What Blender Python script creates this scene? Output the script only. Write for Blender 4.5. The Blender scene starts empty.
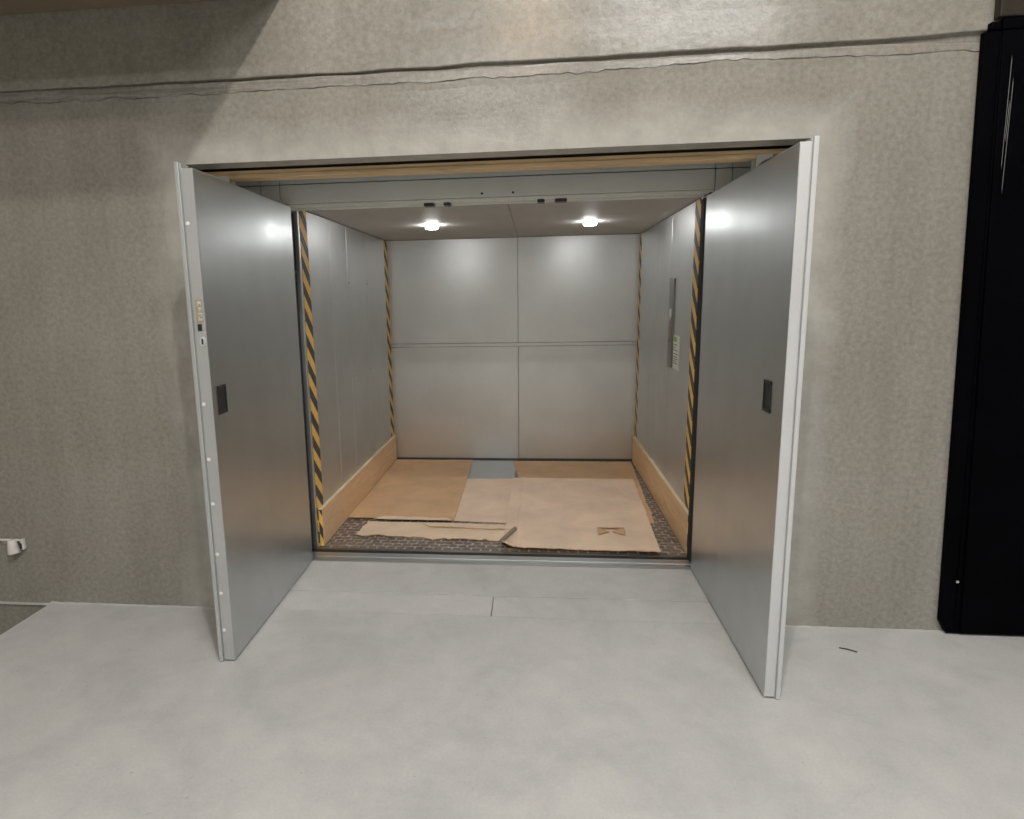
import bpy, bmesh, math, random
from mathutils import Vector, Matrix, noise
random.seed(7)
SC = bpy.context.scene
COL = SC.collection
R = math.radians

# ------------------------------------------------------------------ helpers
def tag(o, label=None, cat=None, group=None, kind=None):
    if label: o['label'] = label
    if cat: o['category'] = cat
    if group: o['group'] = group
    if kind: o['kind'] = kind
    return o

def empty(name, loc=(0, 0, 0), rz=0.0):
    o = bpy.data.objects.new(name, None)
    o.empty_display_size = 0.05
    COL.objects.link(o)
    o.location = loc
    o.rotation_euler = (0, 0, rz)
    return o

class MB:
    """collects shapes; build() links them as one mesh object"""
    def __init__(s):
        s.bm = bmesh.new()
    def merge(s, b):
        me = bpy.data.meshes.new('tmp'); b.to_mesh(me); b.free()
        s.bm.from_mesh(me); bpy.data.meshes.remove(me)
        return s
    def box(s, x0, x1, y0, y1, z0, z1, bev=0.0, seg=2):
        b = bmesh.new()
        bmesh.ops.create_cube(b, size=1.0)
        for v in b.verts:
            v.co = Vector((x0 + (v.co.x + .5) * (x1 - x0), y0 + (v.co.y + .5) * (y1 - y0), z0 + (v.co.z + .5) * (z1 - z0)))
        if bev > 0:
            bmesh.ops.bevel(b, geom=b.edges[:], offset=bev, segments=seg, affect='EDGES', profile=0.5)
        return s.merge(b)
    def cyl(s, p0, p1, r0, r1=None, seg=20, bev=0.0):
        r1 = r0 if r1 is None else r1
        p0 = Vector(p0); p1 = Vector(p1); d = p1 - p0
        b = bmesh.new()
        bmesh.ops.create_cone(b, cap_ends=True, segments=seg, radius1=r0, radius2=r1, depth=d.length)
        if bev > 0:
            es = [e for e in b.edges if abs(e.verts[0].co.z - e.verts[1].co.z) < 1e-6]
            bmesh.ops.bevel(b, geom=es, offset=bev, segments=3, affect='EDGES', profile=0.5)
        q = Vector((0, 0, 1)).rotation_difference(d.normalized()).to_matrix().to_4x4()
        bmesh.ops.transform(b, matrix=Matrix.Translation((p0 + p1) / 2) @ q, verts=b.verts[:])
        return s.merge(b)
    def tube(s, pts, r, seg=14):
        pts = [Vector(p) for p in pts]; rings = []
        for i, p in enumerate(pts):
            t = (pts[min(i + 1, len(pts) - 1)] - pts[max(i - 1, 0)]).normalized()
            a = t.orthogonal() if i == 0 else (rings[-1][1] - t * rings[-1][1].dot(t))
            a.normalize(); c = t.cross(a)
            rings.append(([s.bm.verts.new(p + r * (math.cos(2 * math.pi * k / seg) * a + math.sin(2 * math.pi * k / seg) * c)) for k in range(seg)], a))
        for (ra, _), (rb, _) in zip(rings, rings[1:]):
            for k in range(seg):
                s.bm.faces.new((ra[k], ra[(k + 1) % seg], rb[(k + 1) % seg], rb[k]))
        s.bm.faces.new(rings[0][0][::-1]); s.bm.faces.new(rings[-1][0])
        return s
    def prism(s, prof, axis, a0, a1, bev=0.0):
        """prof: polygon in the two other axes (order xyz without axis)"""
        b = bmesh.new()
        def P(u, v, a):
            return {'x': (a, u, v), 'y': (u, a, v), 'z': (u, v, a)}[axis]
        A = [b.verts.new(P(u, v, a0)) for u, v in prof]
        B = [b.verts.new(P(u, v, a1)) for u, v in prof]
        n = len(prof)
        b.faces.new(A[::-1]); b.faces.new(B)
        for i in range(n):
            b.faces.new((A[i], A[(i + 1) % n], B[(i + 1) % n], B[i]))
        bmesh.ops.recalc_face_normals(b, faces=b.faces[:])
        if bev > 0:
            bmesh.ops.bevel(b, geom=b.edges[:], offset=bev, segments=2, affect='EDGES', profile=0.5)
        return s.merge(b)
    def build(s, name, m, parent=None, loc=(0, 0, 0), smooth=False):
        bmesh.ops.recalc_face_normals(s.bm, faces=s.bm.faces[:])
        me = bpy.data.meshes.new(name); s.bm.to_mesh(me); s.bm.free()
        me.materials.append(m)
        if smooth:
            for p in me.polygons: p.use_smooth = True
            try: me.set_sharp_from_angle(angle=R(35))
            except Exception: pass
        o = bpy.data.objects.new(name, me); COL.objects.link(o)
        o.location = loc
        if parent: o.parent = parent
        return o

def struct(o):
    o['kind'] = 'structure'; return o

# ------------------------------------------------------------------ materials
def new_mat(name):
    m = bpy.data.materials.new(name); m.use_nodes = True
    nt = m.node_tree
    return m, nt, nt.nodes['Principled BSDF']

def N(nt, t, **kw):
    n = nt.nodes.new(t)
    for k, v in kw.items():
        if k in n.inputs.keys(): n.inputs[k].default_value = v
        else: setattr(n, k, v)
    return n

def coord(nt, scale=(1, 1, 1), world=False, loc=(0, 0, 0)):
    if world:
        g = nt.nodes.new('ShaderNodeNewGeometry'); src = g.outputs['Position']
    else:
        g = nt.nodes.new('ShaderNodeTexCoord'); src = g.outputs['Object']
    mp = N(nt, 'ShaderNodeMapping'); mp.inputs['Scale'].default_value = scale; mp.inputs['Location'].default_value = loc
    nt.links.new(src, mp.inputs['Vector'])
    return mp.outputs['Vector']

def noise_n(nt, vec, scale, detail=4, rough=.55, dist=0.0):
    n = N(nt, 'ShaderNodeTexNoise'); n.inputs['Scale'].default_value = scale
    n.inputs['Detail'].default_value = detail; n.inputs['Roughness'].default_value = rough; n.inputs['Distortion'].default_value = dist
    nt.links.new(vec, n.inputs['Vector'])
    return n.outputs['Fac']

def ramp(nt, fac, stops):
    r = nt.nodes.new('ShaderNodeValToRGB')
    el = r.color_ramp.elements
    el[0].position = stops[0][0]; el[0].color = (*stops[0][1], 1)
    el[1].position = stops[-1][0]; el[1].color = (*stops[-1][1], 1)
    for p, c in stops[1:-1]:
        e = el.new(p); e.color = (*c, 1)
    nt.links.new(fac, r.inputs['Fac'])
    return r.outputs['Color']

def mixc(nt, fac, a, b, mode='MIX'):
    n = nt.nodes.new('ShaderNodeMix'); n.data_type = 'RGBA'; n.blend_type = mode
    if isinstance(fac, float): n.inputs[0].default_value = fac
    else: nt.links.new(fac, n.inputs[0])
    for i, x in ((6, a), (7, b)):
        if isinstance(x, tuple): n.inputs[i].default_value = (*x, 1)
        else: nt.links.new(x, n.inputs[i])
    return n.outputs[2]

def math_n(nt, op, a, b=None):
    n = nt.nodes.new('ShaderNodeMath'); n.operation = op
    for i, x in enumerate((a, b)):
        if x is None: continue
        if isinstance(x, (int, float)): n.inputs[i].default_value = x
        else: nt.links.new(x, n.inputs[i])
    return n.outputs[0]

def bump(nt, bsdf, h, strength=.2, dist=.01):
    b = nt.nodes.new('ShaderNodeBump'); b.inputs['Strength'].default_value = strength; b.inputs['Distance'].default_value = dist
    nt.links.new(h, b.inputs['Height']); nt.links.new(b.outputs['Normal'], bsdf.inputs['Normal'])

def simple(name, col, rough=.5, metal=0.0, spec=.5, var=.08, scale=12.0):
    m, nt, b = new_mat(name)
    v = coord(nt)
    f = noise_n(nt, v, scale)
    lo = tuple(c * (1 - var) for c in col); hi = tuple(min(1, c * (1 + var)) for c in col)
    nt.links.new(ramp(nt, f, [(.3, lo), (.7, hi)]), b.inputs['Base Color'])
    b.inputs['Roughness'].default_value = rough; b.inputs['Metallic'].default_value = metal
    b.inputs['Specular IOR Level'].default_value = spec
    return m

def concrete_wall():
    m, nt, b = new_mat('plastered_concrete')
    v = coord(nt, world=True)
    big = noise_n(nt, v, .9, 5, .6, .4)
    base = ramp(nt, big, [(.25, (.278, .262, .228)), (.5, (.322, .306, .270)), (.75, (.366, .351, .314))])
    vs = coord(nt, (5, 5, .55), world=True)
    st = noise_n(nt, vs, 1.3, 5, .6)
    c = mixc(nt, .32, base, ramp(nt, st, [(.3, (.62, .6, .57)), (.65, (1, 1, 1))]), 'MULTIPLY')
    fine = noise_n(nt, v, 48, 4, .7)
    c = mixc(nt, .9, c, ramp(nt, fine, [(.27, (.66, .66, .65)), (.7, (1.05, 1.05, 1.05))]), 'MULTIPLY')
    # trowelled pale patches along the edges of the opening
    sep = nt.nodes.new('ShaderNodeSeparateXYZ'); nt.links.new(v, sep.inputs[0])
    x, z = sep.outputs['X'], sep.outputs['Z']
    dx = math_n(nt, 'SUBTRACT', math_n(nt, 'ABSOLUTE', math_n(nt, 'ADD', x, .24)), 1.32)
    dz = math_n(nt, 'SUBTRACT', z, 2.09)
    d = math_n(nt, 'MAXIMUM', dx, dz)
    wob = noise_n(nt, v, 3.2, 4, .6)
    d = math_n(nt, 'ADD', d, math_n(nt, 'MULTIPLY', math_n(nt, 'SUBTRACT', wob, .5), .22))
    near = ramp(nt, d, [(.05, (1, 1, 1)), (.20, (0, 0, 0))])
    pale = ramp(nt, noise_n(nt, v, 9, 5, .6), [(.3, (.37, .358, .325)), (.7, (.50, .486, .45))])
    c = mixc(nt, math_n(nt, 'MULTIPLY', near, .85), c, pale)
    # brown smear left of the opening
    smx = math_n(nt, 'ABSOLUTE', math_n(nt, 'ADD', x, 1.66))
    sm = math_n(nt, 'MULTIPLY', ramp(nt, math_n(nt, 'ADD', smx, math_n(nt, 'MULTIPLY', wob, .1)), [(.04, (1, 1, 1)), (.12, (0, 0, 0))]),
                ramp(nt, noise_n(nt, coord(nt, (7, 7, 1.3), world=True), 2.0, 5, .7), [(.5, (0, 0, 0)), (.68, (1, 1, 1))]))
    c = mixc(nt, math_n(nt, 'MULTIPLY', sm, .45), c, (.20, .16, .12))
    # dirty ragged streaks along the pour joint
    wz = math_n(nt, 'ADD', z, math_n(nt, 'MULTIPLY', math_n(nt, 'SUBTRACT', noise_n(nt, v, 5, 5, .65), .5), .035))
    band = ramp(nt, math_n(nt, 'ABSOLUTE', math_n(nt, 'SUBTRACT', wz, 2.407)), [(.018, (1, 1, 1)), (.05, (0, 0, 0))])
    lft = ramp(nt, math_n(nt, 'MULTIPLY', math_n(nt, 'ADD', x, .3), -.5), [(.0, (.35, .35, .35)), (.6, (1, 1, 1))])
    sx = coord(nt, (1.2, 1.2, 26), world=True)
    strk = ramp(nt, noise_n(nt, sx, 2.4, 6, .65, .6), [(.46, (0, 0, 0)), (.60, (1, 1, 1))])
    c = mixc(nt, math_n(nt, 'MULTIPLY', math_n(nt, 'MULTIPLY', band, strk), math_n(nt, 'MULTIPLY', lft, .6)), c, (.15, .135, .115))
    nt.links.new(c, b.inputs['Base Color'])
    rr = ramp(nt, noise_n(nt, v, 4, 4), [(.3, (.14, .14, .14)), (.7, (.20, .20, .20))])
    nt.links.new(rr, b.inputs['Roughness'])
    b.inputs['Specular IOR Level'].default_value = .30
    h = math_n(nt, 'ADD', math_n(nt, 'MULTIPLY', fine, .6), math_n(nt, 'MULTIPLY', noise_n(nt, v, 14, 4), .8))
    bump(nt, b, h, .35, .004)
    return m

def floor_mat(name='power_floated_floor', k=1.0):
    m, nt, b = new_mat(name)
    v = coord(nt, world=True)
    big = noise_n(nt, v, 1.6, 6, .62, .6)
    base = ramp(nt, big, [(.28, (.49 * k, .495 * k, .49 * k)), (.5, (.57 * k, .572 * k, .56 * k)), (.75, (.61 * k, .61 * k, .595 * k))])
    mid = noise_n(nt, v, 7, 5, .65)
    c = mixc(nt, .6, base, ramp(nt, mid, [(.3, (.84, .84, .85)), (.65, (1, 1, 1))]), 'MULTIPLY')
    pat = noise_n(nt, v, 4.2, 6, .68, .9)
    c = mixc(nt, .55, c, ramp(nt, pat, [(.34, (.87, .88, .885)), (.5, (1, 1, 1)), (.7, (1.03, 1.02, 1.0))]), 'MULTIPLY')
    fine = noise_n(nt, v, 90, 3, .7)
    c = mixc(nt, .6, c, ramp(nt, fine, [(.3, (.86, .86, .86)), (.7, (1.03, 1.03, 1.03))]), 'MULTIPLY')
    sp = noise_n(nt, v, 38, 2, .5)
    c = mixc(nt, math_n(nt, 'MULTIPLY', ramp(nt, sp, [(.72, (0, 0, 0)), (.76, (1, 1, 1))]), .35), c, (.2, .2, .19))
    nt.links.new(c, b.inputs['Base Color'])
    nt.links.new(ramp(nt, mid, [(.3, (.5, .5, .5)), (.7, (.68, .68, .68))]), b.inputs['Roughness'])
    b.inputs['Specular IOR Level'].default_value = .35
    bump(nt, b, math_n(nt, 'ADD', fine, math_n(nt, 'MULTIPLY', mid, 2.0)), .15, .003)
    return m

def steel(name, col, rough, var=.05, grain=(60, 60, 2), metal=1.0, b_s=0.0):
    m, nt, b = new_mat(name)
    v = coord(nt)
    f = noise_n(nt, v, 3.0, 4)
    g = noise_n(nt, v, 160, 2, .6)
    lo = tuple(c * (1 - var) for c in col); hi = tuple(c * (1 + var) for c in col)
    c = ramp(nt, f, [(.3, lo), (.7, hi)])
    c = mixc(nt, .5, c, ramp(nt, g, [(.3, (.93, .93, .93)), (.7, (1.04, 1.04, 1.04))]), 'MULTIPLY')
    nt.links.new(c, b.inputs['Base Color'])
    b.inputs['Metallic'].default_value = metal
    nt.links.new(ramp(nt, noise_n(nt, v, 5, 3), [(.3, (rough - .03,) * 3), (.7, (rough + .03,) * 3)]), b.inputs['Roughness'])
    if b_s > 0: bump(nt, b, noise_n(nt, v, 2.2, 1), b_s, .01)
    return m

def wood(name, col, axis='x', dark=.6, s=1.0):
    m, nt, b = new_mat(name)
    sc = {'x': (.6, 14, 14), 'y': (14, .6, 14), 'z': (14, 14, .6)}[axis]
    v = coord(nt, tuple(q * s for q in sc))
    f = noise_n(nt, v, 3.0, 6, .6, 1.2)
    lo = tuple(c * dark for c in col); hi = tuple(min(1, c * 1.15) for c in col)
    c = ramp(nt, f, [(.28, lo), (.5, col), (.75, hi)])
    k = noise_n(nt, coord(nt, (2, 8, 8)), 2.0, 2)
    c = mixc(nt, math_n(nt, 'MULTIPLY', ramp(nt, k, [(.7, (0, 0, 0)), (.8, (1, 1, 1))]), .4), c, tuple(q * .45 for q in col))
    nt.links.new(c, b.inputs['Base Color'])
    b.inputs['Roughness'].default_value = .6; b.inputs['Specular IOR Level'].default_value = .3
    bump(nt, b, f, .25, .003)
    return m

def ply(name, col):
    m, nt, b = new_mat(name)
    f = noise_n(nt, coord(nt, (6, 1.2, 12)), 3.0, 5, .6, .8)
    g = noise_n(nt, coord(nt), 70, 3, .7)
    c = ramp(nt, f, [(.3, tuple(q * .86 for q in col)), (.7, tuple(q * 1.08 for q in col))])
    c = mixc(nt, .7, c, ramp(nt, g, [(.3, (.82, .8, .77)), (.65, (1.02, 1.02, 1.02))]), 'MULTIPLY')
    nt.links.new(c, b.inputs['Base Color'])
    b.inputs['Roughness'].default_value = .55; b.inputs['Specular IOR Level'].default_value = .3
    bump(nt, b, g, .1, .002)
    return m

def cardboard(name, col, stain=.25):
    m, nt, b = new_mat(name)
    v = coord(nt)
    f = noise_n(nt, v, 3.5, 5, .6, .5)
    c = ramp(nt, f, [(.3, tuple(q * .85 for q in col)), (.7, tuple(q * 1.07 for q in col))])
    flute = N(nt, 'ShaderNodeTexWave'); flute.inputs['Scale'].default_value = 45; flute.inputs['Distortion'].default_value = .4
    flute.bands_direction = 'X'
    nt.links.new(v, flute.inputs['Vector'])
    g = noise_n(nt, v, 120, 3, .7)
    c = mixc(nt, .5, c, ramp(nt, g, [(.3, (.86, .85, .83)), (.65, (1.02, 1.02, 1.02))]), 'MULTIPLY')
    s = noise_n(nt, v, 9, 5, .7, .8)
    c = mixc(nt, math_n(nt, 'MULTIPLY', ramp(nt, s, [(.62, (0, 0, 0)), (.74, (1, 1, 1))]), stain), c, tuple(q * 1.35 for q in col))
    c = mixc(nt, math_n(nt, 'MULTIPLY', ramp(nt, s, [(.26, (1, 1, 1)), (.34, (0, 0, 0))]), stain), c, tuple(q * .6 for q in col))
    nt.links.new(c, b.inputs['Base Color'])
    b.inputs['Roughness'].default_value = .8; b.inputs['Specular IOR Level'].default_value = .2
    bump(nt, b, math_n(nt, 'ADD', math_n(nt, 'MULTIPLY', flute.outputs['Fac'], .3), f), .12, .004)
    return m

def tread_plate():
    m, nt, b = new_mat('worn_tread_plate')
    v = coord(nt)
    br = N(nt, 'ShaderNodeTexBrick')
    br.inputs['Scale'].default_value = 1.0
    br.inputs['Brick Width'].default_value = .058; br.inputs['Row Height'].default_value = .048
    br.inputs['Mortar Size'].default_value = .007; br.inputs['Mortar Smooth'].default_value = .25
    nt.links.new(v, br.inputs['Vector'])
    f = br.outputs['Fac']
    d = noise_n(nt, v, 6, 5, .6)
    dirt = ramp(nt, d, [(.3, (.12, .085, .06)), (.7, (.24, .185, .145))])
    wear = math_n(nt, 'MULTIPLY', f, ramp(nt, noise_n(nt, v, 26, 4, .7), [(.42, (.06, .06, .06)), (.62, (1, 1, 1))]))
    c = mixc(nt, wear, dirt, (.75, .73, .71))
    nt.links.new(c, b.inputs['Base Color'])
    nt.links.new(math_n(nt, 'MULTIPLY', wear, .85), b.inputs['Metallic'])
    b.inputs['Roughness'].default_value = .45
    bump(nt, b, f, .8, .004)
    return m

def hazard(sign, ax='Y'):
    m, nt, b = new_mat('hazard_stripe_tape')
    v = coord(nt)
    sep = nt.nodes.new('ShaderNodeSeparateXYZ'); nt.links.new(v, sep.inputs[0])
    s = math_n(nt, 'ADD', sep.outputs['Z'], math_n(nt, 'MULTIPLY', sep.outputs[ax], sign))
    fr = math_n(nt, 'FRACT', math_n(nt, 'DIVIDE', math_n(nt, 'ADD', s, 10.0), .15))
    k = math_n(nt, 'GREATER_THAN', fr, .5)
    w = noise_n(nt, v, 18, 4)
    yel = ramp(nt, w, [(.3, (.88, .53, .12)), (.7, (.96, .63, .18))])
    blk = ramp(nt, w, [(.3, (.045, .04, .035)), (.7, (.075, .068, .06))])
    nt.links.new(mixc(nt, k, yel, blk), b.inputs['Base Color'])
    b.inputs['Roughness'].default_value = .5
    return m

def emis(name, col, s):
    m, nt, b = new_mat(name)
    b.inputs['Base Color'].default_value = (*col, 1)
    b.inputs['Emission Color'].default_value = (*col, 1); b.inputs['Emission Strength'].default_value = s
    return m

def black_paint():
    m, nt, b = new_mat('black_coated_steel')
    v = coord(nt)
    f = noise_n(nt, v, 4, 4)
    nt.links.new(ramp(nt, f, [(.3, (.0012, .0012, .0018)), (.7, (.002, .002, .003))]), b.inputs['Base Color'])
    b.inputs['Roughness'].default_value = .5; b.inputs['Specular IOR Level'].default_value = .02
    return m

M = {}
M['wall'] = concrete_wall()
M['floor'] = floor_mat()
M['slab'] = floor_mat('pale_screed_strip', 1.05)
M['plate'] = floor_mat('grey_threshold_plate', 1.0)
M['pit'] = simple('grey_brown_screed', (.25, .225, .19), .8, var=.2, scale=5)
M['shaft'] = simple('shaft_darkness', (.05, .045, .04), .9)
M['door'] = steel('brushed_door_steel', (.575, .60, .605), .35, b_s=.03)
M['edge'] = steel('door_edge_steel', (.52, .535, .535), .42, metal=.5)
M['edge_w'] = steel('pale_edge_steel', (.62, .63, .635), .45, metal=.35)
M['car'] = steel('galvanised_car_steel', (.66, .675, .67), .42, b_s=.03)
M['ceil'] = steel('car_ceiling_steel', (.52, .52, .50), .6, metal=.1)
M['frame'] = steel('primed_frame_steel', (.76, .775, .72), .5, metal=.1)
M['darksteel'] = steel('dark_jamb_steel', (.10, .105, .105), .38, metal=.6)
M['alu'] = steel('aluminium_sill', (.66, .67, .68), .40)
M['screw'] = steel('zinc_screw', (.8, .8, .8), .3)
M['rubber'] = simple('black_rubber', (.015, .015, .016), .5)
M['blackplastic'] = simple('black_plastic', (.018, .018, .018), .38)
M['black'] = black_paint()
M['timber'] = wood('pine_plank', (.82, .60, .35), 'x')
M['post'] = wood('dark_post_wood', (.030, .024, .017), 'z')
M['ply'] = ply('kickboard_plywood', (.87, .605, .36))
M['plyedge'] = ply('kickboard_edge', (.88, .74, .54))
M['cardtan'] = cardboard('tan_cardboard', (.72, .475, .285))
M['cardpale'] = cardboard('pale_cardboard', (.87, .675, .52), .15)
M['cardtorn'] = cardboard('torn_cardboard', (.86, .675, .51), .4)
M['cardedge'] = cardboard('cardboard_flutes', (.58, .40, .22), .5)
M['tread'] = tread_plate()
M['sheet'] = steel('grey_steel_sheet', (.47, .475, .47), .5, metal=.2)
M['hazL'] = hazard(1.0)
M['hazR'] = hazard(-1.0)
M['hazEL'] = hazard(2.0, 'X'); M['hazER'] = hazard(2.0, 'X')
M['led'] = emis('led_lens', (1, .995, .98), 98)
M['brass'] = simple('tan_label', (.36, .29, .19), .45, var=.1, scale=60)
M['inox'] = steel('brushed_panel_steel', (.30, .30, .27), .35)
M['white'] = simple('white_label', (.75, .76, .72), .5, var=.03)
M['greenink'] = simple('green_ink', (.33, .48, .10), .6)
M['darkink'] = simple('dark_ink', (.12, .12, .12), .6)
M['orange'] = simple('orange_button', (.50, .22, .09), .4)
M['display'] = simple('grey_white_display', (.62, .65, .66), .25)
M['pipe'] = simple('white_plaster_pipe', (.66, .64, .60), .5, var=.12, scale=30)
M['duct'] = simple('grey_brown_beam', (.26, .205, .14), .7, var=.12, scale=4)
M['roomwall'] = simple('plain_room_wall', (.40, .38, .34), .8, var=.06, scale=2)
M['crack'] = simple('dark_crack', (.16, .14, .115), .9)

# ------------------------------------------------------------------ setting
XL, XR, ZT = -1.58, 1.10, 2.102       # the opening in the concrete wall
X0, X1, CEIL = -4.2, 3.6, 4.35
EDGE = -2.465                          # where the floor slab ends on the left

def joint_z(x):
    return 2.44 + .003 * math.sin(x * 1.3) + .004 * (noise.noise((x * 6, 3.1, 0)))
def crack_z(x):
    o = .050 - .012 * math.exp(-((x - .75) / .35) ** 2) + .007 * noise.noise((x * 5.5, 0, 7.7)) + .007 * noise.noise((x * 26, 1, 2))
    if x < -1.2: o += .015 * noise.noise((x * 9, 4, 1))
    return joint_z(x) - o

def wall_back():
    mb = MB()
    # piers beside the opening (front face y=0)
    mb.box(X0, XL, 0, .30, -.32, ZT)
    mb.box(XR, X1, 0, .30, -.02, ZT)
    # lintel course as a fine grid so that the pour joint and the crack are real grooves
    bm = mb.bm
    n = 520
    xs = [X0 + (X1 - X0) * i / n for i in range(n + 1)]
    cols = []
    for x in xs:
        j, c = joint_z(x), crack_z(x)
        fade = max(0, min(1, (x + 2.6) / 1.4))
        jw = .005 + .003 * noise.noise((x * 3, 9, 2)) + .003 * max(0, min(1, (x + .9) / 1.2))
        jw += .012 * max(0, min(1, (x - 1.35) / .35))
        jw *= .4 + .6 * fade
        jd = .002 + .011 * fade
        cw = .0024 + .002 * noise.noise((x * 8, 2, 5))
        cd = .004 * max(0.02, min(1, .35 + 1.6 * noise.noise((x * 7.3, 8, 8))))
        rows = [(ZT, 0), (ZT + .10, .002 * noise.noise((x * 2, 0, 1))), (c - .03, 0), (c - cw, -.001), (c, cd), (c + cw, -.003),
                (j - jw - .008, -.002), (j - jw, 0), (j - jw * .6, jd), (j + jw * .6, jd), (j + jw, -.010), (j + jw + .004, -.012), (j + .15, -.008), (CEIL, -.006)]
        cols.append([bm.verts.new((x, y, z)) for z, y in rows])
    for a, b in zip(cols, cols[1:]):
        for k in range(len(a) - 1):
            bm.faces.new((a[k], b[k], b[k + 1], a[k + 1]))
    # soffit + hidden back
    yb = .116
    back = [(bm.verts.new((c[0].co.x, yb, ZT)), bm.verts.new((c[0].co.x, yb, CEIL))) for c in (cols[0], cols[-1])]
    bot0 = [c[0] for c in cols]
    bm.faces.new(bot0 + [back[1][0], back[0][0]])
    bm.faces.new((back[0][0], back[0][1], back[1][1], back[1][0]))
    o = mb.build('wall_back', M['wall'])
    return struct(o)
wall_back()

struct(MB().box(X0, X1, .34, .36, ZT + .02, CEIL).build('wall_shaft_front', M['shaft']))
# shaft around the lift car (closes the recess)
sh = MB()
sh.box(-1.95, -1.92, .31, 3.6, -.05, CEIL); sh.box(1.45, 1.48, .31, 3.6, -.05, CEIL); sh.box(-1.95, 1.48, 3.55, 3.6, -.05, CEIL)
struct(sh.build('wall_shaft', M['shaft']))

# floor: main slab ends at EDGE with a drop on the left
fm = MB()
fm.box(EDGE, X1, -7.0, 0.0, -.32, 0)
struct(fm.build('floor', M['floor']))
struct(MB().box(X0, EDGE, -7.0, 0, -.36, -.32).build('floor_lower', M['pit']))
# thin ragged screed bead left along the wall
bd = MB()
n = 60
for i in range(n):
    xa = X0 + (EDGE + .02 - X0) * i / n; xb = X0 + (EDGE + .02 - X0) * (i + 1) / n
    h = .006 + .006 * abs(noise.noise((xa * 7, 1, 1)))
    bd.box(xa, xb, -.012 - .006 * abs(noise.noise((xa * 9, 3, 3))), 0, -.012, -.012 + h)
n = 150
for i in range(n):
    xa = EDGE + (XL - EDGE) * i / n; xb = EDGE + (XL - EDGE) * (i + 1) / n
    bd.box(xa, xb, -.010 - .014 * abs(noise.noise((xa * 9, 3, 3))), 0, -.003, .003 + .006 * abs(noise.noise((xa * 12, 5, 1))))
n = 150
for i in range(n):
    xa = XR + (2.6 - XR) * i / n; xb = XR + (2.6 - XR) * (i + 1) / n
    bd.box(xa, xb, -.008 - .014 * abs(noise.noise((xa * 8, 6, 3))), 0, -.003, .002 + .005 * abs(noise.noise((xa * 12, 7, 1))))
struct(bd.build('trim_1', M['slab']))

struct(MB().box(XL, -.212, .004, .210, -.1, -.0008).box(-.208, XR, .004, .210, -.1, -.0008).build('floor_strip', M['slab']))
struct(MB().box(XL, XR, .2165, .596, -.1, .0015, .001).build('floor_threshold', M['plate']))
struct(MB().box(XL - .3, XR + .3, 0, .73, -.14, -.1).build('floor_recess_base', M['shaft']))

struct(MB().box(X0, X1, -7, .3, CEIL, CEIL + .1).build('ceiling', M['roomwall']))
struct(MB().box(X0 - .1, X0, -7, .3, -.36, CEIL).build('wall_left', M['roomwall']))
struct(MB().box(X1, X1 + .1, -7, .3, -.02, CEIL).build('wall_right', M['roomwall']))
struct(MB().box(X0, X1, -7.1, -7, -.36, CEIL).build('wall_front', M['roomwall']))

# beam under the ceiling, upper left
be = MB()
be.box(X0, -1.045, -.83, -.012, 2.748, 3.5, .004)
be.box(X0, -1.6, -.86, -.83, 2.78, 2.90, .003)
struct(be.build('trim_2', M['duct']))

# ------------------------------------------------------------------ lift car (one thing)
CXL, CXR, CY0, CY1, CZ = -1.32, .90, .80, 2.985, 2.015
car = empty('lift_car', (-.21, 1.9, 0))
tag(car, 'open freight lift car lined with galvanised steel panels between the two swung open doors', 'lift car')
def cp(mb, name, m, parent=None, **k):          # child mesh authored in world coordinates
    par = parent or car
    base = Vector((-.21, 1.9, 0))
    bmesh.ops.translate(mb.bm, verts=mb.bm.verts[:], vec=-base)
    o = mb.build(name, m, par, **k)
    return o
cp(MB().box(CXL, CXR, CY0 - .005, CY1, -.03, 0), 'floor_plate', M['tread'])
# left wall panels (seams at y .97, 1.32, 1.70, 2.21)
def side(xw, sx, seams):
    for a, b in zip(seams, seams[1:]):
        cp(MB().box(min(xw, xw + sx * .03), max(xw, xw + sx * .03), a + .0015, b - .0015, .0, CZ - .004, .0040), 'side_panel', M['car'])
side(CXL, -1, [.80, 1.32, 1.70, 2.21, CY1])
side(CXR, 1, [.80, 1.64, 2.12, CY1])
for y in (1.705, 2.215):
    for z in (.28, .95, 1.62):
        cp(MB().cyl((CXL, y + .012, z), (CXL + .003, y + .012, z), .007, seg=12), 'rivet', M['inox'])
# back wall 2 x 2
for (a, b) in ((CXL - .02, -.1515), (-.1485, CXR + .02)):
    cp(MB().box(a, b, CY1, CY1 + .03, .02, 1.058, .0015), 'back_panel', M['car'])
    cp(MB().box(a, b, CY1, CY1 + .03, 1.092, CZ - .004, .0015), 'back_panel', M['car'])
cp(MB().box(CXL - .02, CXR + .02, CY1 - .002, CY1 + .03, 1.061, 1.089, .001), 'joint_rail', M['car'])
cp(MB().box(CXL, CXR, CY1 - .008, CY1 + .03, 0, .020, .001), 'base_channel', M['darksteel'])
# ceiling in two panels, seam running into the depth
cp(MB().box(CXL - .02, -.1515, CY0, CY1 + .03, CZ, CZ + .03, .0015), 'ceiling_panel', M['ceil'])
cp(MB().box(-.1485, CXR + .02, CY0, CY1 + .03, CZ, CZ + .03, .0015), 'ceiling_panel', M['ceil'])
# front returns of the car wall (pale strip beside the tape)
cp(MB().box(CXL - .03, CXL, .765, .790, 0, CZ, .002), 'front_post', M['car'])
cp(MB().box(CXR - .022, CXR + .03, .765, .80, 0, CZ, .002), 'front_post', M['car'])
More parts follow.
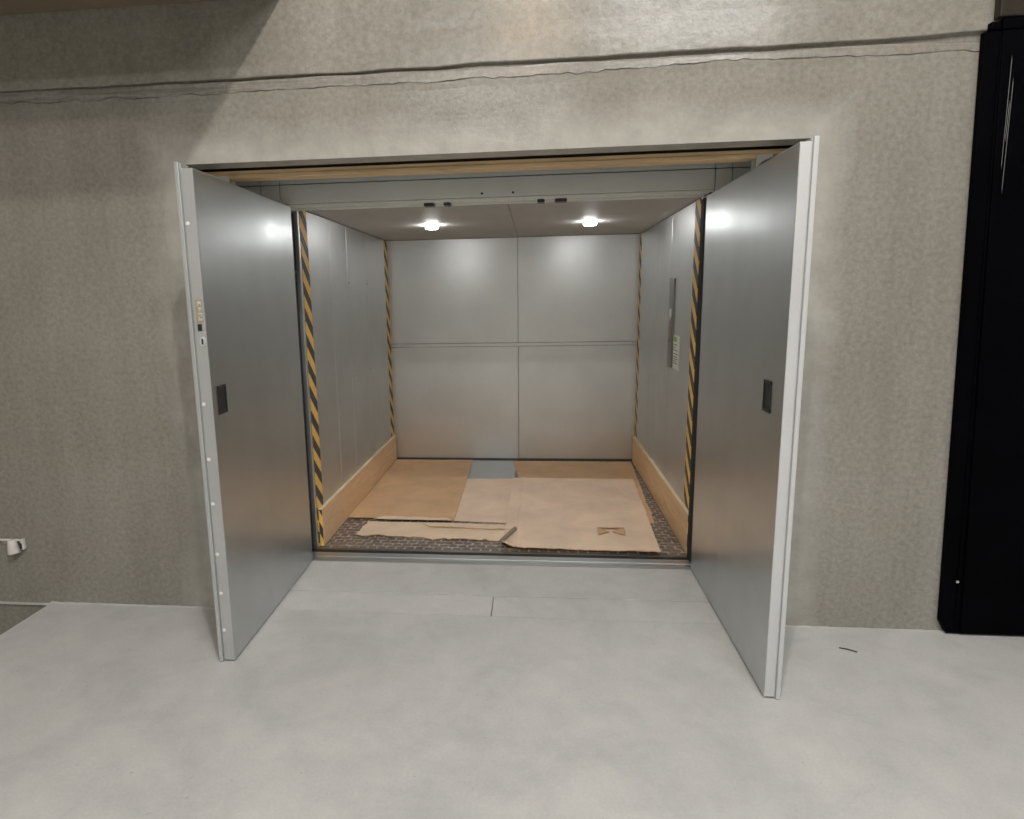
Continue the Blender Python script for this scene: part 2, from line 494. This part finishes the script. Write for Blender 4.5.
# kick boards
def kick(x, sx):
    k = cp(MB().box(min(x, x + sx * .025), max(x, x + sx * .025), .812, CY1 - .03, .004, .242, .002), 'kick_board', M['ply'])
    cp(MB().box(min(x + sx * .001, x + sx * .023), max(x + sx * .001, x + sx * .023), .8095, .812, .008, .238, .0005), 'hazard_tape', M['hazE' + ('L' if sx > 0 else 'R')], k)
    cp(MB().box(min(x + sx * .001, x + sx * .023), max(x + sx * .001, x + sx * .023), .815, CY1 - .035, .242, .2428), 'sawn_top', M['plyedge'], k)
    return k
kick(CXL + .001, 1); kick(CXR - .001, -1)
# hazard tapes
for (x, s, ya, yb, mt, dz) in ((CXL, 1, .793, .905, 'hazL', 0), (CXR, -1, .90, 1.02, 'hazR', .05), (CXL, 1, 2.865, 2.975, 'hazL', .02), (CXR, -1, 2.885, 2.975, 'hazR', .08)):
    z0 = .02 if ya < 1 else .245
    cp(MB().box(min(x, x + s * .0025), max(x, x + s * .0025), ya, yb, z0, CZ - .006), 'hazard_tape', M[mt])
# downlights
for (x, y) in ((-.732, 1.86), (.389, 1.935)):
    d = cp(MB().cyl((x, y, CZ - .006), (x, y, CZ), .046, seg=32, bev=.001), 'downlight', M['white'], smooth=True)
    cp(MB().cyl((x, y, CZ - .028), (x, y, CZ - .006), .045, seg=32, bev=.008), 'lens', M['led'], parent=d, smooth=True)
# control panel on the right wall
cpx = CXR
cop = cp(MB().box(cpx - .012, cpx, 1.485, 1.625, 1.02, 1.60, .010, 4), 'control_panel', M['inox'], smooth=True)
cp(MB().box(cpx - .0135, cpx - .0115, 1.525, 1.585, 1.345, 1.405, .0006), 'display', M['display'], cop)
for i, z in enumerate((1.315, 1.285, 1.255, 1.225, 1.195, 1.165)):
    cp(MB().cyl((cpx - .015, 1.555, z), (cpx - .0115, 1.555, z), .0105, seg=20, bev=.001), 'button', M['orange'] if i < 4 else M['inox'], cop, smooth=True)
st = cp(MB().box(cpx - .0032, cpx - .0002, 1.30, 1.475, 1.02, 1.235, .001), 'notice', M['white'])
cp(MB().box(cpx - .0037, cpx - .0031, 1.375, 1.465, 1.195, 1.228), 'green_header', M['greenink'], st)
tx = MB()
for k, (z, w) in enumerate(((1.178, .10), (1.160, .06), (1.142, .12), (1.118, .13), (1.100, .11), (1.086, .13), (1.072, .09), (1.058, .12))):
    tx.box(cpx - .0037, cpx - .0031, 1.46 - w, 1.46, z - .0035, z + .0015)
cp(tx, 'printed_lines', M['darkink'], st)
# car threshold at its front edge
cp(MB().box(CXL, CXR, .772, .797, -.03, .002, .001), 'car_sill', M['inox'])

# ------------------------------------------------------------------ landing frame
fr = empty('landing_door_frame', (-.23, .67, 0))
tag(fr, 'grey steel landing frame around the lift entrance, with dark jambs and panelled head', 'door frame')
def fp(mb, name, m, parent=None, **k):
    bmesh.ops.translate(mb.bm, verts=mb.bm.verts[:], vec=-Vector((-.23, .67, 0)))
    return mb.build(name, m, parent or fr, **k)
# head: panels with grooves, lower rail, dark line
hx = [-1.90, -1.452, -1.348, .890, .972, 1.43]
for i, (a, b) in enumerate(zip(hx, hx[1:])):
    fp(MB().box(a + .002, b - .002, .600, .63, 2.008 if i == 2 else .03, 2.104, .0015), 'head_panel' if i == 2 else 'side_cover', M['frame'])
    fp(MB().box(a + .002, b - .002, .604, .63, 2.109, 2.34, .0015), 'upper_panel', M['frame'])
fp(MB().box(-1.348, .89, .606, .745, 1.997, 2.006, .002).box(-1.348, .89, .640, .650, 1.993, 1.998, .001).box(-1.348, .89, .735, .745, 1.990, 2.0, .001), 'head_rail', M['frame'])
fp(MB().box(-1.348, .89, .745, .76, 2.0, 2.03), 'gap_cover', M['darksteel'])
for (x, w) in ((-.556, .027), (-.459, .018), (.032, .019), (.135, .030)):
    fp(MB().box(x - w, x + w, .640, .700, 1.979, 1.998, .003), 'sensor', M['blackplastic'])
for x in (-.271, -.111):
    fp(MB().cyl((x, .597, 2.026), (x, .6005, 2.026), .006, seg=14), 'screw', M['blackplastic'])
# dark jambs with rubber seal
for (x, s) in ((-1.345, 1), (.872, -1)):
    j = MB()
    j.box(min(x, x - s * .05), max(x, x - s * .05), .632, .758, .0, 2.0, .003)
    jo = fp(j, 'jamb', M['darksteel'])
    sl = MB()
    for y in (.700, .725, .748):
        sl.cyl((x + s * .002, y, .01), (x + s * .002, y, 1.98), .006, seg=10)
    fp(sl, 'rubber_seal', M['rubber'], jo, smooth=True)
    fp(MB().cyl((x + s * .001, .735, 1.66), (x + s * .009, .735, 1.66), .008, seg=12), 'bolt', M['darksteel'], jo)
# sill
si = MB()
prof = [(.598, -.02), (.598, .004), (.608, .010), (.644, .010), (.646, .003), (.654, .003), (.656, .008), (.712, .008), (.714, -.02)]
si.prism(prof, 'x', -1.345, .887)
fp(si, 'sill', M['alu'])
fp(MB().box(-1.345, .887, .7145, .760, -.03, .0035), 'gap_shade_strip', M['rubber'])  # black strip filling the running gap, painted in place of its shade

# ------------------------------------------------------------------ door leaves
def door(name, hx_, hy, ox, oy, s, label, H, edge_m, lock, T, up, pull):
    """inner face runs from hinge (hx,hy) to free edge (ox,oy); s=+1 thickness to -x (left leaf), -1 to +x"""
    u = Vector((ox - hx_, oy - hy, 0)); L = u.length; u.normalize()
    root = empty(name, (hx_, hy, 0), math.atan2(u.y, u.x))
    tag(root, label, 'door')
    # local: +x along the leaf, y across. left leaf (pointing -y): local -y is world -x
    w = -s
    def B(mb, x0, x1, w0, w1, z0, z1, bev=0.0):
        a, b = sorted((w * w0, w * w1)); return mb.box(x0, x1, a, b, z0, z1, bev)
    B(MB(), 0, L, 0, T, .008, H, .0025).build('leaf', M['door'], root)
    # edge channel wrapped round the free edge
    B(B(MB(), L - .03, L + .0025, .0012, T - .001, .009, H - .001, .0012), L + .001, L + .004, .0005, .004, .009, H - .001, .001).build('edge_channel', edge_m, root)
    lip = MB()
    B(lip, L - .06, L - .004, T, T + .004, .004, H + up - .004)
    B(lip, L - .06, L + .010, T + .004, T + .020, .002, H + up, .0025)
    lip.build('rebate_strip', edge_m, root)
    if lock:
        for z in (1.793, 1.104, .88, .695, .479, .308, .143):
            y = w * (T - .009)
            MB().cyl((L + .002, y, z), (L + .0055, y, z), .0085, .006, seg=14).build('screw', M['white'], root, smooth=True)
        lp = B(MB(), L + .002, L + .006, .008, .034, 1.425, 1.512, .001).build('label_plate', M['brass'], root)
        mk = MB()
        for (z0, z1, a, b_) in ((1.495, 1.505, .010, .024), (1.488, 1.496, .010, .013), (1.488, 1.496, .021, .024), (1.476, 1.482, .010, .024), (1.468, 1.476, .015, .019),
                                (1.455, 1.461, .009, .024), (1.446, 1.455, .009, .013), (1.432, 1.440, .009, .018), (1.432, 1.446, .020, .024)):
            B(mk, L + .0055, L + .0066, a, b_, z0, z1)
        mk.build('raised_marks', M['edge_w'], lp)
        B(MB(), L + .0005, L + .0058, .016, .032, 1.392, 1.418, .001).build('latch_hole', M['rubber'], root)
        B(MB(), L + .002, L + .0055, .005, .009, 1.381, 1.387, .0005).build('screw', M['timber'], root)
        lk = MB(); bm = lk.bm
        c = bmesh.new(); bmesh.ops.create_cone(c, cap_ends=True, segments=28, radius1=.5, radius2=.46, depth=1)
        bmesh.ops.transform(c, matrix=Matrix.Translation((L + .005, w * .017, 1.350)) @ Matrix.Rotation(R(90), 4, 'Y') @ Matrix.Diagonal((.040, .024, .006, 1)), verts=c.verts[:])
        lk.merge(c)
        lo = lk.build('lock_rosette', M['edge_w'], root, smooth=True)
        B(MB(), L + .0078, L + .0092, .013, .020, 1.340, 1.362, .0006).build('keyhole', M['rubber'], lo)
    # flush pull: black dished plate
    pl = MB()
    d0, zc = L - pull[0], pull[1]; hw, hh = .038, .058
    for (x0, x1, z0, z1) in ((d0 - hw, d0 + hw, zc + hh - .009, zc + hh), (d0 - hw, d0 + hw, zc - hh, zc - hh + .009), (d0 - hw, d0 - hw + .009, zc - hh, zc + hh), (d0 + hw - .009, d0 + hw, zc - hh, zc + hh)):
        B(pl, x0, x1, -.004, .0, z0, z1, .001)
    po = pl.build('flush_pull', M['blackplastic'], root)
    B(MB(), d0 - hw + .008, d0 + hw - .008, -.0012, .0005, zc - hh + .008, zc + hh - .008).build('finger_dish', M['rubber'], po)
    # pivot hinges on the hinge side
    for z in (.25, 1.0, 1.75):
        MB().cyl((-.012, w * .026, z - .05), (-.012, w * .026, z + .05), .011, seg=16, bev=.002).build('hinge', M['edge'], root, smooth=True)
    return root
door('lift_door', -1.290, .59, -1.262, -.462, 1, 'left steel lift door, swung open towards the room, lock and tan plate on its edge', 1.993, M['edge'], True, .046, .022, (.080, 1.112))
door('lift_door', .850, .59, .850, -.560, -1, 'right steel lift door, swung open towards the room, with plain pale edge', 1.975, M['edge_w'], False, .037, .014, (.15, 1.122))

# ------------------------------------------------------------------ timber in the recess
tb = empty('timber_plank', (-.24, .245, 2.07))
tag(tb, 'brown timber plank wedged across the top of the opening under the concrete', 'plank')
def tp(mb, name, m, parent=None, **k):
    bmesh.ops.translate(mb.bm, verts=mb.bm.verts[:], vec=-Vector((-.24, .245, 2.07)))
    return mb.build(name, m, parent or tb, **k)
tp(MB().box(-1.57, 1.09, .205, .29, 2.090, 2.108, .002), 'upper_board', M['timber'])
tp(MB().box(-1.435, .955, .20, .285, 2.073, 2.0895, .002), 'lower_board', M['timber'])
for (x, s) in ((-1.435, -1), (.955, 1)):
    g = MB()
    g.prism([(x + s * .002, 2.089), (x + s * .002, 2.030), (x + s * .012, 2.034), (x + s * .030, 2.060), (x + s * .075, 2.078), (x + s * .075, 2.089)], 'y', .215, .223)
    g.box(min(x + s * .002, x + s * .006), max(x + s * .002, x + s * .006), .205, .275, 2.026, 2.089, .0008)
    tp(g, 'bracket', M['white'])

# ------------------------------------------------------------------ cardboard on the car floor
def card(name, label, mat, quad, z0, thick, nu=26, nv=22, jit=.004, sag=.003, curl=None, hole=None, group=None, edge_rag=(0, 0, 0, 0), seed=0, edge_mat=None, parent=None, top_layer=None):
    """quad: back-left, back-right, front-right, front-left (world x,y)"""
    hs = 1 - (z0 + thick) / 1.5        # measured positions are on the bare floor; raise along the sight line
    A, B, C, D = [Vector((q[0] * hs, (q[1] + 2.8535) * hs - 2.8535, 0)) for q in quad]
    c = (A + B + C + D) / 4; c.z = 0
    bm = bmesh.new()
    us = [i / nu for i in range(nu + 1)]; vs = [j / nv for j in range(nv + 1)]
    if hole:
        for t in hole[:2]:
            k = min(range(len(us)), key=lambda i: abs(us[i] - t)); us[k] = t
        for t in hole[2:]:
            k = min(range(len(vs)), key=lambda i: abs(vs[i] - t)); vs[k] = t
    g = []
    for j, v in enumerate(vs):
        row = []
        for i, u in enumerate(us):
            p = (A * (1 - u) + B * u) * (1 - v) + (D * (1 - u) + C * u) * v
            e = Vector((0, 0, 0))
            n1 = noise.noise((u * 9 + seed, v * 9, seed)); n2 = noise.noise((u * 31 + seed, v * 31, seed + 3))
            bl, br, fr_, lf = edge_rag  # back, right, front, left
            if j == 0: e.y += (n1 + n2) * bl
            if j == nv: e.y += (n1 + n2) * fr_
            if i == nu: e.x += (n1 + n2) * br
            if i == 0: e.x += (n1 + n2) * lf
            z = z0 + max(0, sag * (.5 + noise.noise((u * 3 + seed, v * 3, seed * 2))))
            if curl: z += curl(u, v)
            row.append(bm.verts.new(Vector((p.x, p.y, z)) + e - c))
        g.append(row)
    for j in range(nv):
        for i in range(nu):
            if hole and us[i] >= hole[0] - 1e-6 and us[i + 1] <= hole[1] + 1e-6 and vs[j] >= hole[2] - 1e-6 and vs[j + 1] <= hole[3] + 1e-6: continue
            bm.faces.new((g[j][i], g[j + 1][i], g[j + 1][i + 1], g[j][i + 1]))
    bmesh.ops.recalc_face_normals(bm, faces=bm.faces[:])
    if bm.faces[0].normal.z < 0: bmesh.ops.reverse_faces(bm, faces=bm.faces[:])
    top = bm.faces[:]
    ret = bmesh.ops.extrude_face_region(bm, geom=top)
    newv = [x for x in ret['geom'] if isinstance(x, bmesh.types.BMVert)]
    for v in newv: v.co.z += thick
    for f in bm.faces: f.smooth = False
    bmesh.ops.recalc_face_normals(bm, faces=bm.faces[:])
    me = bpy.data.meshes.new(name)
    for f in bm.faces:
        f.material_index = 1 if abs(f.normal.z) < .5 else 0
    bm.to_mesh(me); bm.free()
    me.materials.append(mat); me.materials.append(edge_mat or M['cardedge'])
    o = bpy.data.objects.new(name, me); COL.objects.link(o); o.location = c
    if parent: o.parent = parent; o.location = c - parent.location
    else:
        tag(o, label, 'cardboard', group)
    return o
GRP = 'cardboard sheets on the lift floor'
def cA(u, v): return .005 * max(0, v - .75) / .25 * (.6 + .4 * math.sin(u * 7))
tan_l = card('cardboard_sheet', 'tan cardboard sheet lying against the left kick board', M['cardtan'], ((-1.297, 2.985), (-.578, 2.985), (-.551, 1.323), (-1.30, 1.350)), .0065, .0045,
     curl=cA, edge_rag=(.002, .004, .012, .002), seed=1, group=GRP)
card('torn_edge', None, M['cardtorn'], ((-1.05, 1.395), (-.60, 1.375), (-.56, 1.325), (-1.12, 1.335)), .0175, .0012, nu=24, nv=3, edge_rag=(.014, .01, .006, .01), seed=31, sag=.001, edge_mat=M['cardtorn'], parent=tan_l)
card('cardboard_sheet', 'small pale cardboard sheet in the middle, between the tan sheet and the large pale one', M['cardpale'], ((-.60, 2.350), (-.150, 2.362), (-.13, 1.29), (-.60, 1.315)), .001, .004,
     edge_rag=(.004, .0, .008, .0), seed=2, group=GRP)
def cD(u, v): return .003 * v + .004 * math.sin(u * 11) * max(0, v - .6)
card('cardboard_strip', 'narrow torn cardboard strip at the front left, nearest the door sill', M['cardtorn'], ((-1.135, 1.278), (-.13, 1.262), (-.13, .958), (-1.155, 1.02)), .001, .005,
     nu=60, nv=8, curl=cD, edge_rag=(.004, .0, .030, .02), seed=3, group=GRP)
card('cardboard_strip', 'thin cardboard offcut lying on the rear edge of the torn front strip', M['cardpale'], ((-.76, 1.262), (-.13, 1.255), (-.13, 1.165), (-.70, 1.195)), .0105, .004,
     nu=40, nv=4, edge_rag=(.006, .0, .010, .02), seed=4, group=GRP, sag=.001, curl=lambda u, v: .006 * v * (.5 + .5 * math.sin(u * 8)))
card('cardboard_sheet', 'tan cardboard sheet half hidden under the large pale one, touching the back wall side', M['cardtan'], ((-.200, 2.955), (.866, 2.960), (.790, 1.335), (-.02, 1.33)), .001, .004,
     edge_rag=(.003, .010, .01, .0), seed=5, group=GRP)
def cC(u, v):
    z = .004 * max(0, v - .9) * 10 * (.5 + .5 * math.sin(u * 9)) + .002 * max(0, .1 - v) * 10
    r = max(0, .075 - math.hypot(u * 1.0, (1 - v) * .9)) / .075
    fl = .005 * math.exp(-((u - .085) / .012) ** 2)
    return max(0, z) + .035 * r ** 1.2 + fl
big = card('cardboard_sheet', 'large pale cardboard sheet on the right with a cut out hand hole', M['cardpale'], ((-.185, 2.386), (.800, 2.376), (.738, .838), (-.200, .866)), .0135, .0045,
     nu=70, nv=60, curl=cC, hole=(.628, .812, .745, .835), edge_rag=(.003, .006, .010, .006), seed=6, group=GRP)
# hand-hole flaps folded down into the hole (left and right triangles)
fl = MB()
cx, cy = big.location.x, big.location.y
HY = big.location.y
for (pts) in ([(.389, HY - .360), (.389, HY - .498), (.470, HY - .425)], [(.566, HY - .362), (.562, HY - .500), (.488, HY - .425)]):
    b = bmesh.new()
    z = .0085
    A_ = [b.verts.new((x - cx, y - cy, z + (.006 if k < 2 else 0))) for k, (x, y) in enumerate(pts)]
    B_ = [b.verts.new((x - cx, y - cy, z + .003 + (.006 if k < 2 else 0))) for k, (x, y) in enumerate(pts)]
    b.faces.new(A_); b.faces.new(B_[::-1])
    for k in range(3): b.faces.new((A_[k], A_[(k + 1) % 3], B_[(k + 1) % 3], B_[k]))
    fl.merge(b)
fl.build('hole_flap', M['cardtan'], big)  # darker tan than the sheet puts the fold shading into the colour
card('cardboard_offcut', 'pale cardboard offcut seen through the hand hole of the large sheet', M['cardpale'], ((.20, 1.32), (.70, 1.32), (.70, .97), (.20, .97)), .001, .004, nu=6, nv=6, sag=0, seed=9, group=GRP)
# rolled up corner tab
rl = MB()
rl.tube([(-.205 - cx, .880 - cy, .034), (-.180 - cx, .945 - cy, .038), (-.150 - cx, 1.03 - cy, .038), (-.128 - cx, 1.10 - cy, .034)], .013, 12)
rl.build('rolled_corner', simple('grey_green_card', (.27, .24, .16), .7), big, smooth=True)
# grey sheet at the back
gs = card('steel_sheet', None, M['sheet'], ((-.585, 2.972), (-.165, 2.972), (-.175, 2.30), (-.585, 2.30)), .0005, .0015, nu=8, nv=8, sag=0, edge_mat=M['sheet'])
tag(gs, 'bare grey metal sheet on the lift floor against the back wall between cardboard', 'metal sheet', 'none')
del gs['group']

# ------------------------------------------------------------------ black sliding door at the right
bd_ = empty('sliding_door', (2.4, -.08, 0))
tag(bd_, 'tall black steel door standing in front of the wall at the right', 'door')
def bp(mb, name, m, parent=None, **k):
    # the whole door leans slightly
    for v in mb.bm.verts:
        v.co.x += .014 - .034 * v.co.z
    bmesh.ops.translate(mb.bm, verts=mb.bm.verts[:], vec=-Vector((2.4, -.08, 0)))
    return mb.build(name, m, parent or bd_, **k)
bp(MB().prism([(1.757, .06), (1.785, .006), (1.842, .006), (1.822, 2.45), (1.757, 2.45)], 'y', -.030, -.004, .002), 'side_rail', M['black'])
bp(MB().prism([(1.836, .010), (3.35, .010), (3.35, 2.45), (1.816, 2.45)], 'y', -.040, -.005, .003), 'panel', M['black'])
bp(MB().box(1.812, 1.820, -.035, -.029, .06, 2.43, .002), 'guide_bead', M['black'])
bp(MB().cyl((1.811, -.036, .249), (1.811, -.029, .249), .006, seg=12), 'screw', M['screw'])
bp(MB().box(1.812, 3.35, -.045, -.005, 2.452, 2.490, .003), 'top_track', M['black'])
bp(MB().box(1.776, 1.812, -.035, -.005, 2.455, 2.483, .005), 'track_stop', M['black'])
sc_ = MB()
for (xa, za, xb, zb) in ((1.852, 2.36, 1.846, 1.95), (1.863, 2.28, 1.855, 1.86), (1.856, 2.20, 1.853, 2.05)):
    b = bmesh.new()
    q = [b.verts.new(p) for p in ((xa, -.0403, za), (xa + .0015, -.0403, za - .02), (xb + .001, -.0403, zb), (xb, -.0403, zb + .02))]
    b.faces.new(q)
    r_ = bmesh.ops.extrude_face_region(b, geom=b.faces[:])
    for v in r_['geom']:
        if isinstance(v, bmesh.types.BMVert): v.co.y += .0005
    sc_.merge(b)
bp(sc_, 'scratch', simple('pale_scratch', (.22, .22, .22), .6))
po = MB().box(1.808, 2.6, -.05, -.012, 2.494, CEIL - .004, .004).build('timber_post', M['post'], loc=(0, 0, 0))
for v in po.data.vertices: v.co.x -= .034 * v.co.z
tag(po, 'dark brown timber boarding above the black door', 'timber post')

# ------------------------------------------------------------------ white pipe stub at lower left
pp = empty('wall_pipe', (-2.7, 0, .31))
tag(pp, 'white pipe stub with a round outlet fixed to the wall at lower left', 'pipe')
def ppp(mb, name, m, parent=None, **k):
    bmesh.ops.translate(mb.bm, verts=mb.bm.verts[:], vec=-Vector((-2.7, 0, .31)))
    return mb.build(name, m, parent or pp, **k)
ppp(MB().tube([(-3.2, -.014, .338), (-2.9, -.014, .338), (-2.575, -.014, .338)], .0065, 12), 'pipe', M['pipe'], smooth=True)
ppp(MB().cyl((-2.613, -.030, .345), (-2.603, -.036, .276), .019, .028, seg=24, bev=.003), 'outlet', M['pipe'], smooth=True)
ppp(MB().box(-2.578, -2.560, -.022, -.002, .29, .345, .004), 'clip', M['pipe'])
ppp(MB().box(-2.580, -2.568, -.024, -.02, .296, .325, .001), 'slot', M['rubber'])
rb = MB()
for k in range(7):
    x = -2.69 + k * .009; rb.box(x, x + .008, -.006, 0, .325 - .028 * abs(noise.noise((k * 1.7, 2, 2))) - .006, .334, .001)
ppp(rb, 'plaster_patch', M['pipe'])

# small dark splinter lying on the floor right of the door
spn = MB().tube([(1.285, -.180, .003), (1.315, -.192, .004), (1.345, -.210, .003)], .0025, 8).build('cable_scrap', M['blackplastic'], smooth=True)
tag(spn, 'short dark scrap of cable on the floor right of the right lift door', 'scrap')

# ------------------------------------------------------------------ light
def lamp(name, kind, loc, energy, col, size=.1, rot=None, size_y=None):
    l = bpy.data.lights.new(name, kind); l.energy = energy; l.color = col
    if kind == 'AREA':
        l.size = size
        if size_y: l.shape = 'RECTANGLE'; l.size_y = size_y
    else: l.shadow_soft_size = size
    o = bpy.data.objects.new(name, l); COL.objects.link(o); o.location = loc
    if rot: o.rotation_euler = rot
    return o
lamp('hall_lamp', 'POINT', (.04, -2.4, 4.208), 172, (1, .965, .905), .065)
lamp('hall_lamp', 'POINT', (-.03, -3.45, 4.12), 22, (1, .60, .27), .06)
lamp('hall_fill', 'AREA', (1.4, -3.6, 4.25), 108, (.985, .99, 1), 1.6, size_y=.3)  # unseen soft fill, added to brighten the hall
lamp('hall_fill', 'AREA', (-.6, -5.4, 4.25), 105, (.985, .99, 1), 1.6, size_y=.3)  # second added fill light, further back and unseen

w = bpy.data.worlds.new('World'); SC.world = w; w.use_nodes = True
w.node_tree.nodes['Background'].inputs[0].default_value = (.02, .02, .02, 1)
w.node_tree.nodes['Background'].inputs[1].default_value = .2

# ------------------------------------------------------------------ camera
yaw, pit, rol = -0.1051, -0.172, -0.0191
cy_, sy_ = math.cos(yaw), math.sin(yaw); cp_, sp_ = math.cos(pit), math.sin(pit)
F = Vector((sy_ * cp_, cy_ * cp_, sp_)); Rt = Vector((cy_, -sy_, 0)); U = Rt.cross(F)
c_, s_ = math.cos(rol), math.sin(rol)
R2 = c_ * Rt + s_ * U; U2 = -s_ * Rt + c_ * U
cam = bpy.data.cameras.new('camera'); co = bpy.data.objects.new('camera', cam); COL.objects.link(co)
co.matrix_world = Matrix(((R2.x, U2.x, -F.x, 0), (R2.y, U2.y, -F.y, -2.8535), (R2.z, U2.z, -F.z, 1.5), (0, 0, 0, 1)))
cam.sensor_fit = 'HORIZONTAL'; cam.sensor_width = 36
cam.lens = 644.7867 / 1024 * 36
cam.shift_x = 43.99 / 1024
cam.clip_start = .02
SC.camera = co

SC.view_settings.view_transform = 'Standard'
SC.view_settings.look = 'None'
SC.view_settings.gamma = 1.0
SC.view_settings.use_curve_mapping = False
SC.view_settings.exposure = 0.0
